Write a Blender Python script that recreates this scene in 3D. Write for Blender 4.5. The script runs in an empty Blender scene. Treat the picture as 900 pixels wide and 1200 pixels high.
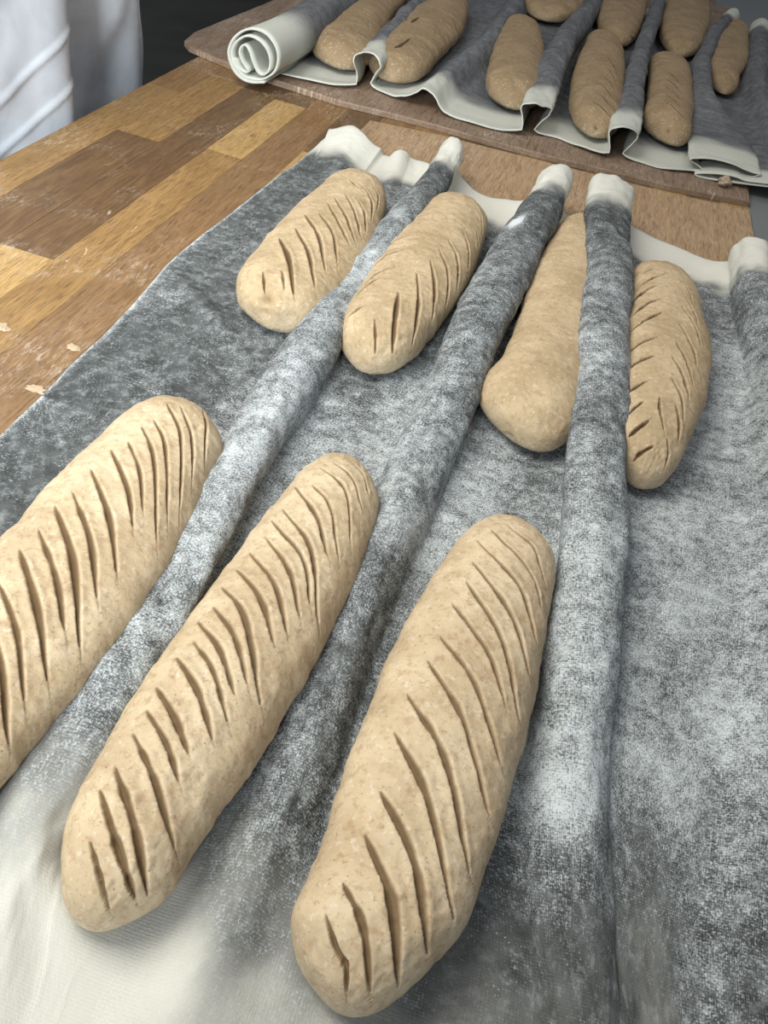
import bpy, math, random
import numpy as np
from mathutils import Matrix, Vector
from mathutils.bvhtree import BVHTree
random.seed(7); rng = np.random.default_rng(7)
SC = bpy.context.scene

# ------------------------------------------------------------------ camera
# measured from the photograph: focal length 970 px on 900x1200, camera 0.47 m above the worktop
F = 970.0; H = 0.47
_Y = np.array([350., 830., -970.]); _Y /= np.linalg.norm(_Y)
_X = np.array([12380., -4085., 970.]); _X -= _X.dot(_Y) * _Y; _X /= np.linalg.norm(_X)
_Z = np.cross(_X, _Y); R = np.array([_X, _Y, _Z])
def ray(px, py): return R @ np.array([px - 450., 600. - py, -F])
CAM = np.array([0., 0., H]); _d = ray(450, 600); CAM[:2] = -_d[:2] * (H / -_d[2])
def pt(px, py, z=0.):
    """point of the scene at height z that shows at (px, py) in the photograph"""
    d = ray(px, py); return CAM + d * ((z - H) / d[2])
cd = bpy.data.cameras.new('camera'); cam = bpy.data.objects.new('camera', cd); SC.collection.objects.link(cam)
cd.sensor_fit = 'VERTICAL'; cd.sensor_height = 24.0; cd.lens = 24.0 * F / 1200.0; cd.clip_start = .02; cd.clip_end = 60
M = Matrix.Identity(4)
for i in range(3):
    for j in range(3): M[i][j] = R[i, j]
    M[i][3] = CAM[i]
cam.matrix_world = M; SC.camera = cam

# ------------------------------------------------------------------ light
SC.view_settings.view_transform = 'Standard'; SC.view_settings.look = 'None'
SC.view_settings.exposure = 0.30; SC.view_settings.gamma = 1.0; SC.view_settings.use_curve_mapping = False
W = bpy.data.worlds.new('room_light'); SC.world = W; W.use_nodes = True
W.node_tree.nodes['Background'].inputs[0].default_value = (.80, .88, 1.0, 1)
W.node_tree.nodes['Background'].inputs[1].default_value = .22
def area(name, loc, target, size, power, col, sy=None):
    l = bpy.data.lights.new(name, 'AREA'); l.energy = power; l.color = col; l.size = size
    if sy: l.shape = 'RECTANGLE'; l.size_y = sy
    o = bpy.data.objects.new(name, l); SC.collection.objects.link(o); o.location = loc
    o.rotation_euler = (Vector(target) - Vector(loc)).to_track_quat('-Z', 'Y').to_euler()
    return o
area('ceiling_light', (-.75, -.08, 1.32), (0.05, 0.10, 0), .9, 21.5, (1.0, .98, .92), .9)
area('window_light', (-.30, -1.25, .62), (-.70, .46, .18), .6, 6.5, (.86, .94, 1.0), .6).data.spread = math.radians(62)
area('ceiling_light', (.5, 1.7, 2.0), (.3, 1.1, 0), .5, 4, (1.0, .84, .66), .5)

# ------------------------------------------------------------------ helpers
def lin(r, g, b):
    f = lambda c: (c / 255 / 12.92) if c / 255 < .04045 else ((c / 255 + .055) / 1.055) ** 2.4
    return (f(r), f(g), f(b), 1)
def tag(o, label=None, cat=None, group=None, kind=None):
    if label: o['label'] = label
    if cat: o['category'] = cat
    if group: o['group'] = group
    if kind: o['kind'] = kind
    return o
def link(name, me, mat=None, parent=None):
    o = bpy.data.objects.new(name, me); SC.collection.objects.link(o)
    if mat: me.materials.append(mat)
    if parent: o.parent = parent
    return o
def empty(name, loc=(0, 0, 0)):
    o = bpy.data.objects.new(name, None); SC.collection.objects.link(o); o.location = loc; o.empty_display_size = .05
    return o
def grid_mesh(name, P, closed_u=False, attrs=None, uv=None, smooth=True):
    """P: (rows, cols, 3) array of points -> quad mesh"""
    nr, nc = P.shape[:2]
    idx = np.arange(nr * nc).reshape(nr, nc)
    if closed_u: idx = np.concatenate([idx, idx[:, :1]], 1)
    a = idx[:-1, :-1].ravel(); b = idx[:-1, 1:].ravel(); c = idx[1:, 1:].ravel(); d = idx[1:, :-1].ravel()
    faces = np.stack([a, b, c, d], 1).astype(np.int32)
    me = bpy.data.meshes.new(name)
    me.vertices.add(nr * nc); me.vertices.foreach_set('co', P.reshape(-1).astype(np.float32))
    nf = len(faces); me.loops.add(nf * 4); me.polygons.add(nf)
    me.loops.foreach_set('vertex_index', faces.ravel())
    me.polygons.foreach_set('loop_start', np.arange(0, nf * 4, 4, dtype=np.int32))
    me.polygons.foreach_set('loop_total', np.full(nf, 4, dtype=np.int32))
    if smooth: me.polygons.foreach_set('use_smooth', np.ones(nf, dtype=bool))
    me.update(calc_edges=True)
    if attrs is not None:
        for k, v in attrs.items():
            at = me.attributes.new(k, 'FLOAT', 'POINT'); at.data.foreach_set('value', v.reshape(-1).astype(np.float32))
    if uv is not None:
        at = me.attributes.new('cloth_uv', 'FLOAT_VECTOR', 'POINT')
        at.data.foreach_set('vector', uv.reshape(-1).astype(np.float32))
    return me
def smooth1(a, n):
    if n < 1: return a
    k = np.hanning(2 * n + 3)[1:-1]; k /= k.sum()
    return np.convolve(np.pad(a, (n, n), mode='edge'), k, mode='valid')
def vnoise(x, y, seed=0):
    """smooth value noise, numpy arrays in, -1..1 out"""
    r = np.random.default_rng(seed).uniform(-1, 1, (256, 256))
    xi = np.floor(x).astype(int); yi = np.floor(y).astype(int); fx = x - xi; fy = y - yi
    fx = fx * fx * fx * (fx * (fx * 6 - 15) + 10); fy = fy * fy * fy * (fy * (fy * 6 - 15) + 10)
    g = lambda i, j: r[(xi + i) % 256, (yi + j) % 256]
    return (g(0, 0) * (1 - fx) + g(1, 0) * fx) * (1 - fy) + (g(0, 1) * (1 - fx) + g(1, 1) * fx) * fy
def sstep(a, b, x):
    t = np.clip((x - a) / (b - a), 0, 1); return t * t * (3 - 2 * t)

# node helpers
class NT:
    def __init__(s, name):
        s.m = bpy.data.materials.new(name); s.m.use_nodes = True; s.t = s.m.node_tree
        s.b = s.t.nodes['Principled BSDF']
    def n(s, typ, **kw):
        nd = s.t.nodes.new(typ)
        for k, v in kw.items():
            if k in ('operation', 'data_type', 'blend_type', 'attribute_name', 'noise_dimensions', 'wave_type', 'bands_direction', 'interpolation_type', 'feature', 'clamp', 'wave_profile'): setattr(nd, k, v)
            else: nd.inputs[k.replace('_', ' ')].default_value = v
        return nd
    def l(s, a, b): s.t.links.new(a, b)
    def attr(s, name, vec=False):
        nd = s.n('ShaderNodeAttribute', attribute_name=name); return nd.outputs['Vector' if vec else 'Fac']
    def noise(s, vec, scale, detail=4, rough=.55, dist=0.):
        nd = s.n('ShaderNodeTexNoise', Scale=scale, Detail=detail, Roughness=rough, Distortion=dist); s.l(vec, nd.inputs['Vector']); return nd.outputs['Fac']
    def math(s, op, a, b=None, c=None, clamp=False):
        nd = s.t.nodes.new('ShaderNodeMath'); nd.operation = op; nd.use_clamp = clamp
        for i, v in enumerate((a, b, c)):
            if v is None: continue
            if isinstance(v, (int, float)): nd.inputs[i].default_value = v
            else: s.l(v, nd.inputs[i])
        return nd.outputs[0]
    def ramp(s, v, lo, hi, a=0., b=1.):
        nd = s.t.nodes.new('ShaderNodeMapRange'); nd.interpolation_type = 'SMOOTHSTEP'
        s.l(v, nd.inputs['Value'])
        for k, x in (('From Min', lo), ('From Max', hi), ('To Min', a), ('To Max', b)): 
            nd.inputs[k].default_value = x
        return nd.outputs['Result']
    def mix(s, f, a, b, blend='MIX'):
        nd = s.t.nodes.new('ShaderNodeMix'); nd.data_type = 'RGBA'; nd.blend_type = blend
        for i, v in ((0, f), (6, a), (7, b)):
            if isinstance(v, (int, float, tuple)): nd.inputs[i].default_value = v
            else: s.l(v, nd.inputs[i])
        return nd.outputs[2]
    def mapping(s, vec, scale):
        nd = s.t.nodes.new('ShaderNodeMapping'); nd.inputs['Scale'].default_value = scale; s.l(vec, nd.inputs['Vector']); return nd.outputs[0]
    def objco(s): return s.t.nodes.new('ShaderNodeTexCoord').outputs['Object']
    def bump(s, h, strength, dist, prev=None):
        nd = s.t.nodes.new('ShaderNodeBump'); nd.inputs['Strength'].default_value = strength; nd.inputs['Distance'].default_value = dist
        s.l(h, nd.inputs['Height'])
        if prev is not None: s.l(prev, nd.inputs['Normal'])
        return nd.outputs[0]
    def out(s, col, rough, normal=None, spec=.3):
        if isinstance(col, tuple): s.b.inputs['Base Color'].default_value = col
        else: s.l(col, s.b.inputs['Base Color'])
        if isinstance(rough, (int, float)): s.b.inputs['Roughness'].default_value = rough
        else: s.l(rough, s.b.inputs['Roughness'])
        s.b.inputs['Specular IOR Level'].default_value = spec
        if normal is not None: s.l(normal, s.b.inputs['Normal'])
        return s.m

def dough_material(name, c_lo, c_hi, c_cut):
    t = NT(name); co = t.objco()
    big = t.noise(co, 28, 3, .5)
    spk = t.noise(co, 150, 4, .65); spk2 = t.noise(co, 420, 2, .5)
    base = t.mix(t.ramp(big, .35, .65), c_lo, c_hi)
    col = t.mix(t.math('MULTIPLY', t.ramp(spk, .50, .66), .40), base, lin(158, 122, 88))
    col = t.mix(t.math('MULTIPLY', t.ramp(spk2, .60, .70), .28), col, lin(120, 90, 62))
    col = t.mix(t.math('MULTIPLY', t.ramp(t.noise(co, 240, 2, .5), .58, .72), .30), col, lin(232, 222, 205))
    pit = t.ramp(t.noise(co, 520, 1, .4), .72, .76)
    col = t.mix(t.math('MULTIPLY', pit, .5), col, lin(80, 60, 42))
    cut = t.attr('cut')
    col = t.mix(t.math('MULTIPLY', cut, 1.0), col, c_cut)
    dust = t.math('MULTIPLY', t.attr('dust'), t.ramp(t.noise(co, 330, 3, .7), .42, .62), clamp=True)
    col = t.mix(dust, col, lin(226, 226, 220))
    nb = t.bump(t.noise(co, 300, 4, .65), .45, .0012)
    nb = t.bump(t.noise(co, 90, 2, .5), .45, .002, nb)
    return t.out(col, .72, nb, .25)
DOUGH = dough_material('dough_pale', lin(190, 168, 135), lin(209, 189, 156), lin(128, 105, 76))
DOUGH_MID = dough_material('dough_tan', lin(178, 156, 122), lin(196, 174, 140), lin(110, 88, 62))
DOUGH_BACK = dough_material('dough_far_dimmed', lin(140, 119, 90), lin(154, 133, 102), lin(84, 64, 46))  # same dough in a darker colour, imitating the weaker light at the back

def cloth_material(name, charcoal, dark2, linen, flourc, streak=False):
    t = NT(name); uv = t.attr('cloth_uv', True)
    dk = t.attr('dark'); fl = t.attr('flour')
    n1 = t.noise(uv, 14, 5, .6); n2 = t.noise(uv, 55, 5, .65); n3 = t.noise(uv, 560, 3, .75); n4 = t.noise(uv, 130, 4, .7)
    # mould / charcoal staining of the linen
    d = t.math('ADD', dk, t.math('MULTIPLY', t.math('SUBTRACT', n2, .5), .30))
    d = t.math('ADD', d, t.math('MULTIPLY', t.math('SUBTRACT', n3, .5), .35))
    d = t.ramp(d, .02, .95)
    ch = t.mix(t.ramp(t.noise(uv, 40, 4, .65), .34, .66), charcoal, dark2)
    # weave, thread by thread
    sx = t.n('ShaderNodeSeparateXYZ'); t.l(uv, sx.inputs[0])
    wx = t.math('SINE', t.math('MULTIPLY', sx.outputs[0], 3900.)); wy = t.math('SINE', t.math('MULTIPLY', sx.outputs[1], 3600.))
    weave = t.math('MULTIPLY', t.math('ADD', wx, wy), .5)
    wv = t.math('ADD', t.math('MULTIPLY', weave, .5), .5)
    lin_c = t.mix(t.math('MULTIPLY', wv, .16), linen, lin(186, 180, 166))
    ch = t.mix(t.math('MULTIPLY', wv, .16), ch, lin(124, 123, 118))
    col = t.mix(d, lin_c, ch)
    # flour: large drifts broken into fine grains
    s = t.math('ADD', t.math('MULTIPLY', t.math('SUBTRACT', n1, .5), .55), t.math('MULTIPLY', t.math('SUBTRACT', n2, .5), .85))
    s = t.math('ADD', s, t.math('MULTIPLY', t.math('SUBTRACT', n4, .5), .95))
    s = t.math('ADD', s, t.math('MULTIPLY', t.math('SUBTRACT', n3, .5), 2.2))
    s = t.math('ADD', s, t.math('MULTIPLY', weave, .10))
    s = t.math('ADD', s, fl)
    fm = t.math('MULTIPLY', t.ramp(s, .17, 1.08), .92)
    col = t.mix(t.math('MULTIPLY', fm, t.ramp(fl, 0., .12)), col, flourc)
    spk = t.math('MULTIPLY', t.ramp(t.noise(uv, 520, 2, .5), .66, .72), t.ramp(t.noise(uv, 34, 3, .6), .44, .62))
    col = t.mix(t.math('MULTIPLY', t.math('MULTIPLY', spk, .75), dk), col, flourc)
    hz = t.math('MULTIPLY', t.math('MULTIPLY', t.ramp(t.noise(uv, 75, 5, .75), .48, .68), .22), dk)
    col = t.mix(hz, col, flourc)
    if streak:
        st = t.noise(t.mapping(uv, (260, 40, 1)), 1., 4, .7, 1.0)
        col = t.mix(t.math('MULTIPLY', t.math('MULTIPLY', t.ramp(st, .60, .72), .45), dk), col, flourc)
    nb = t.bump(weave, .18, .0005); nb = t.bump(n3, .35, .0010, nb); nb = t.bump(n4, .30, .002, nb)
    return t.out(col, .95, nb, .08)
CLOTH = cloth_material('floured_linen', lin(54, 57, 57), lin(86, 89, 89), lin(212, 210, 199), lin(216, 222, 223))
CLOTH_BACK = cloth_material('dusty_linen', lin(82, 83, 86), lin(106, 107, 110), lin(196, 197, 186), lin(160, 163, 166), True)

# ------------------------------------------------------------------ proofing cloths (parametric pleated sheets)
def idw(px_pts, X, Y, field, z=0.01, power=3.0, xs=1.0):
    num = np.zeros_like(X); den = np.zeros_like(X)
    for p in px_pts:
        w = pt(p[0], p[1], z)
        d2 = ((X - w[0]) * 1.6) ** 2 + (Y - w[1]) ** 2 + 1e-5
        k = 1 / d2 ** (power / 2); num += k * p[field]; den += k
    return num / den
class Fold:
    """keys: (px, py, crest height, bulb width m, omega 0..1, lean) read along the crest"""
    def __init__(s, keys, z0=0.):
        k = []
        for (px, py, h, w, o, le) in keys:
            p = pt(px, py, h + z0); k.append((p[1], p[0], h, w, o, le))
        k.sort(); s.k = np.array(k)
    def at(s, ys):
        r = [smooth1(np.interp(ys, s.k[:, 0], s.k[:, i]), 9) for i in range(1, 6)]
        return r
def pleated(ys_nom, folds, xl, xr, yfront, yback, z0, nlane=34, nfold=40, curl=.005, wr=1.0, seed=1, hemcurl=0.):
    nr = len(ys_nom); cols = []; segs = []; FL = [f.at(ys_nom) for f in folds]
    XL = xl(ys_nom); XR = xr(ys_nom)
    prev = XL; first = True; cprev = np.zeros(nr)
    for i, (cx, h, w, o, le) in enumerate(FL):
        ch_ = curl * np.clip(h / .035 - .1, 0, 1) * (1 + hemcurl * sstep(.86, 1., (ys_nom - ys_nom[0]) / (ys_nom[-1] - ys_nom[0])))
        b = w * (1 - .45 * o); k = w * .36 * o; xc = cx - le * h
        left = xc - b / 2; right = xc + b / 2
        for j in range(nlane):
            s_ = j / nlane; x = prev + (left - prev) * s_
            e = (s_ * 2 - 1); c = (ch_ if e > 0 else cprev) * abs(e) ** 4
            cols.append((x, c))
        for j in range(nfold):
            t = j / nfold
            z = ch_ + (h - ch_) * np.sin(math.pi * t) ** (1.9 - 1.05 * o) if t > 0 else ch_
            x = xc + le * (z - ch_) + b * (t - .5) - k * math.sin(2 * math.pi * t)
            cols.append((x, z))
        prev = right; cprev = ch_
    for j in range(nlane + 1):
        s_ = j / nlane; x = prev + (XR - prev) * s_; e = s_ * 2 - 1
        cols.append((x, cprev * (abs(e) ** 4 if e < 0 else 0)))
    X = np.stack([c[0] for c in cols], 1); Z = np.stack([c[1] for c in cols], 1)
    v = (ys_nom - ys_nom[0]) / (ys_nom[-1] - ys_nom[0])
    y0 = yfront(X[0]) if callable(yfront) else np.full(X.shape[1], yfront)
    y1 = yback(X[-1])
    y0 = smooth1(y0, 4); y1 = smooth1(y1, 4)
    Y = y0[None] + (y1 - y0)[None] * v[:, None]
    P = np.stack([X, Y, Z + z0], 2)
    dx = np.linalg.norm(np.diff(P, axis=1), axis=2); U = np.concatenate([np.zeros((nr, 1)), np.cumsum(dx, 1)], 1)
    U = np.repeat(U[nr // 2:nr // 2 + 1], nr, 0)
    # wrinkles along the surface normal
    tu = np.gradient(P, axis=1); tv = np.gradient(P, axis=0); N = np.cross(tu, tv); N /= np.linalg.norm(N, axis=2, keepdims=True) + 1e-9
    a = .0022 * vnoise(U * 30 + 3, Y * 13 + U * 5, seed) + .0012 * vnoise(U * 85, Y * 45, seed + 1) + .00045 * vnoise(U * 190, Y * 150, seed + 2)
    hi = np.clip(Z / .02, .35, 1.4)
    P = P + N * (a * hi * wr)[..., None]
    P[..., 2] = np.maximum(P[..., 2], z0 + .0004)
    return P, U, v

rows = np.linspace(-.50, .745, 420)
f0 = Fold([(418, 152, .026, .10, .1, 0), (405, 175, .018, .08, .0, 0), (380, 225, .006, .06, 0, 0), (330, 300, .003, .05, 0, 0), (-200, 900, .002, .05, 0, 0)])
f0b = Fold([(470, 168, .020, .030, .35, 0), (466, 190, .012, .030, .2, 0), (455, 225, .003, .03, 0, 0)])
f1 = Fold([(535, 172, .054, .042, .8, .1), (515, 200, .055, .044, .85, .1), (474, 252, .052, .048, .85, .1), (438, 298, .047, .050, .8, .05),
           (400, 345, .040, .052, .7, 0), (350, 412, .043, .072, .35, 0), (318, 470, .039, .062, .45, .1), (290, 520, .037, .048, .7, .1), (245, 605, .037, .042, .8, .1), (200, 695, .036, .043, .8, .1),
           (145, 785, .034, .048, .7, .1), (95, 860, .028, .056, .45, 0), (48, 930, .023, .062, .2, .1), (18, 1000, .018, .058, .1, .1), (0, 1070, .012, .055, 0, 0), (-20, 1150, .007, .06, 0, 0)])
f2 = Fold([(655, 208, .064, .050, .8, .1), (628, 255, .064, .062, .85, .15), (590, 325, .056, .070, .8, .15), (552, 405, .046, .064, .65, .1), (520, 480, .038, .066, .45, .05),
           (478, 570, .034, .066, .3, 0), (442, 650, .031, .064, .15, .1), (414, 720, .029, .060, .15, .1), (382, 810, .026, .060, .15, .1), (348, 900, .022, .060, .1, .1), (310, 990, .018, .062, 0, 0),
           (262, 1090, .012, .07, 0, 0), (215, 1180, .007, .08, 0, 0)])
f3 = Fold([(713, 220, .072, .064, .9, -.20), (713, 285, .070, .060, .95, -.28), (708, 360, .066, .058, .95, -.30), (705, 450, .058, .058, .9, -.25), (703, 550, .050, .058, .8, -.10), (700, 650, .044, .060, .7, 0),
           (694, 740, .038, .062, .6, .1), (688, 830, .029, .064, .3, .1), (682, 920, .021, .068, .15, .25), (680, 1010, .014, .065, .1, .3), (682, 1100, .011, .055, .2, .2), (684, 1190, .007, .055, .1, .1)])
f4 = Fold([(880, 255, .060, .048, .8, .1), (896, 320, .054, .050, .6, .1), (915, 400, .042, .062, .2, 0), (922, 520, .034, .065, .1, 0), (918, 700, .024, .07, 0, 0), (905, 900, .015, .07, 0, 0), (890, 1100, .010, .07, 0, 0)])
_el = sorted([tuple(pt(x, y)[:2][::-1]) for x, y in [(-250, 760), (-120, 640), (0, 515), (60, 455), (110, 410), (150, 365), (175, 335), (230, 285), (320, 215), (375, 172), (398, 155)]])
_el = np.array(_el)
xl = lambda ys: smooth1(np.interp(ys, _el[:, 0], _el[:, 1]), 6) + .002 * vnoise(ys * 18, ys * 0, 5)
xr = lambda ys: np.full_like(ys, .66)
_be = np.array([(-.33, .770), (-.27, .768), (-.235, .745), (-.20, .752), (-.165, .770), (-.145, .765), (-.11, .735), (-.03, .712), (.04, .722), (.075, .735), (.10, .73), (.17, .745), (.24, .735), (.29, .705), (.34, .685), (.37, .70), (.40, .715), (.66, .72)])
yb = lambda X: np.interp(X, _be[:, 0], _be[:, 1])
P, U, v = pleated(rows, [f0, f0b, f1, f2, f3, f4], xl, xr, -.50, yb, .0035, nlane=30, nfold=42, hemcurl=2.2)
# hem lies slightly raised and wavy
hem = sstep(.955, 1.0, v)[:, None]
P[..., 2] += hem * (.004 + .003 * vnoise(P[..., 0] * 22, P[..., 1] * 0, 9)) * (P[..., 0] > -.4)
# a few shallow rucks lying across the lanes
for (x0_, y0_, x1_, y1_, hh, ww) in [(188, 312, 292, 425, .0055, .012), (262, 372, 200, 440, .003, .010), (400, 475, 500, 430, .004, .009), (425, 505, 380, 470, .003, .01), (845, 330, 790, 372, .006, .012), (560, 640, 520, 600, .003, .012), (60, 1000, 78, 1120, .007, .012), (425, 1010, 330, 1130, .004, .015)]:
    A_ = pt(x0_, y0_)[:2]; B_ = pt(x1_, y1_)[:2]; D_ = B_ - A_; Q_ = P[..., :2] - A_
    t_ = np.clip((Q_ @ D_) / D_.dot(D_), 0, 1); dd_ = np.linalg.norm(Q_ - t_[..., None] * D_, axis=2)
    P[..., 2] += hh * np.exp(-(dd_ / ww) ** 2) * np.sin(math.pi * np.clip(t_ * .8 + .1, 0, 1)) * (P[..., 2] < .03)
# flour and stain maps: measured at points of the photograph
FP = [(50, 550, .10, 1), (30, 600, .10, 1), (150, 400, .12, 1), (90, 470, .14, 1), (220, 320, .22, 1), (190, 345, .3, 1), (250, 360, .12, 1), (300, 420, .28, 1), (250, 430, .18, 1), (330, 480, .66, 1), (345, 430, .62, 1), (385, 350, .5, 1), (280, 540, .62, 1),
      (335, 250, .15, .95), (370, 190, .12, .9), (470, 470, .55, 1), (440, 520, .6, 1), (430, 455, .35, 1), (560, 420, .42, 1), (500, 560, .5, 1), (540, 500, .5, 1), (510, 620, .68, 1), (450, 700, .36, 1), (460, 840, .40, 1),
      (580, 560, .6, 1), (560, 600, .6, 1), (240, 620, .62, 1), (190, 720, .5, 1), (130, 820, .42, .95), (60, 900, .42, .7), (20, 950, .30, .45), (90, 980, .1, .4), (30, 1060, 0, .1), (100, 1150, 0, .0), (30, 1150, 0, 0), (190, 1140, 0, .08),
      (190, 1060, .12, .3), (260, 1010, .35, .7), (300, 1180, .1, .4), (350, 960, .36, 1), (300, 1080, .32, .75), (400, 1195, .1, .4), (380, 1100, .3, .7), (330, 880, .4, 1), (550, 1190, .06, .72), (640, 1120, .1, .9), (640, 1180, .05, .8), (650, 1040, .25, .95), (655, 925, .85, 1), (675, 880, .72, 1), (690, 760, .62, 1),
      (700, 650, .66, 1), (690, 580, .5, 1), (700, 500, .36, 1), (710, 420, .52, 1), (712, 330, .40, 1), (712, 255, .16, 1), (800, 700, .62, 1), (850, 600, .6, 1), (800, 620, .62, 1), (770, 760, .5, 1), (800, 900, .6, 1), (850, 850, .68, 1), (850, 1000, .48, 1), (880, 930, .55, 1),
      (760, 1100, .15, .75), (770, 1190, .08, .70), (730, 1180, .05, .85), (730, 1030, .35, .9), (880, 1100, .34, 1), (880, 1190, .25, .95), (820, 1120, .4, 1), (820, 1190, .3, .9), (630, 240, .20, 1), (595, 310, .35, 1), (570, 370, .36, 1), (475, 250, .46, 1), (430, 310, .60, 1), (515, 205, .2, .95),
      (860, 450, .60, 1), (840, 380, .40, 1), (880, 520, .55, 1), (-100, 700, .15, 1), (-100, 900, .3, .8), (640, 550, .4, 1), (560, 470, .35, 1), (560, 240, .1, .8), (820, 540, .58, 1), (1000, 700, .5, 1)]
zc = P[..., 2]
# undo height parallax for the maps: sample them at the place where the surface shows
sh = (H / (H - zc))
MX = CAM[0] + (P[..., 0] - CAM[0]) * sh; MY = CAM[1] + (P[..., 1] - CAM[1]) * sh
fl = idw(FP, MX, MY, 2, z=0.0); dk = idw(FP, MX, MY, 3, z=0.0)
yend = P[-1:, :, 1]; dist = yend - P[..., 1]
band = sstep(.052, .112, dist + .012 * vnoise(U * 30, P[..., 1] * 30, 21) + .006 * vnoise(U * 90, P[..., 1] * 90, 22))
dk = dk * band; fl = fl * band
q = pt(605, 262, .06); g = np.exp(-(((P[..., 0] - q[0] - (P[..., 1] - q[1]) * .15) / .007) ** 2 + ((P[..., 1] - q[1]) / .018) ** 2) * 1.2) * (zc > .03)
fl = np.clip(fl + 1.6 * g, 0, 1.4)
el = P[..., 0] - P[:, :1, 0]; fl = fl + .45 * np.exp(-(el / .003) ** 2) * (dk > .5)
UV = np.stack([U, P[..., 1], U * 0], 2)
me = grid_mesh('proofing_cloth', P, attrs={'flour': fl, 'dark': dk}, uv=UV)
cloth = link('proofing_cloth', me, CLOTH)
tag(cloth, 'large grey floured linen couche pleated between the seven nearest loaves', 'cloth')
sm = cloth.modifiers.new('rim', 'SOLIDIFY'); sm.thickness = .0016; sm.offset = -1; sm.use_rim_only = True

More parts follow.
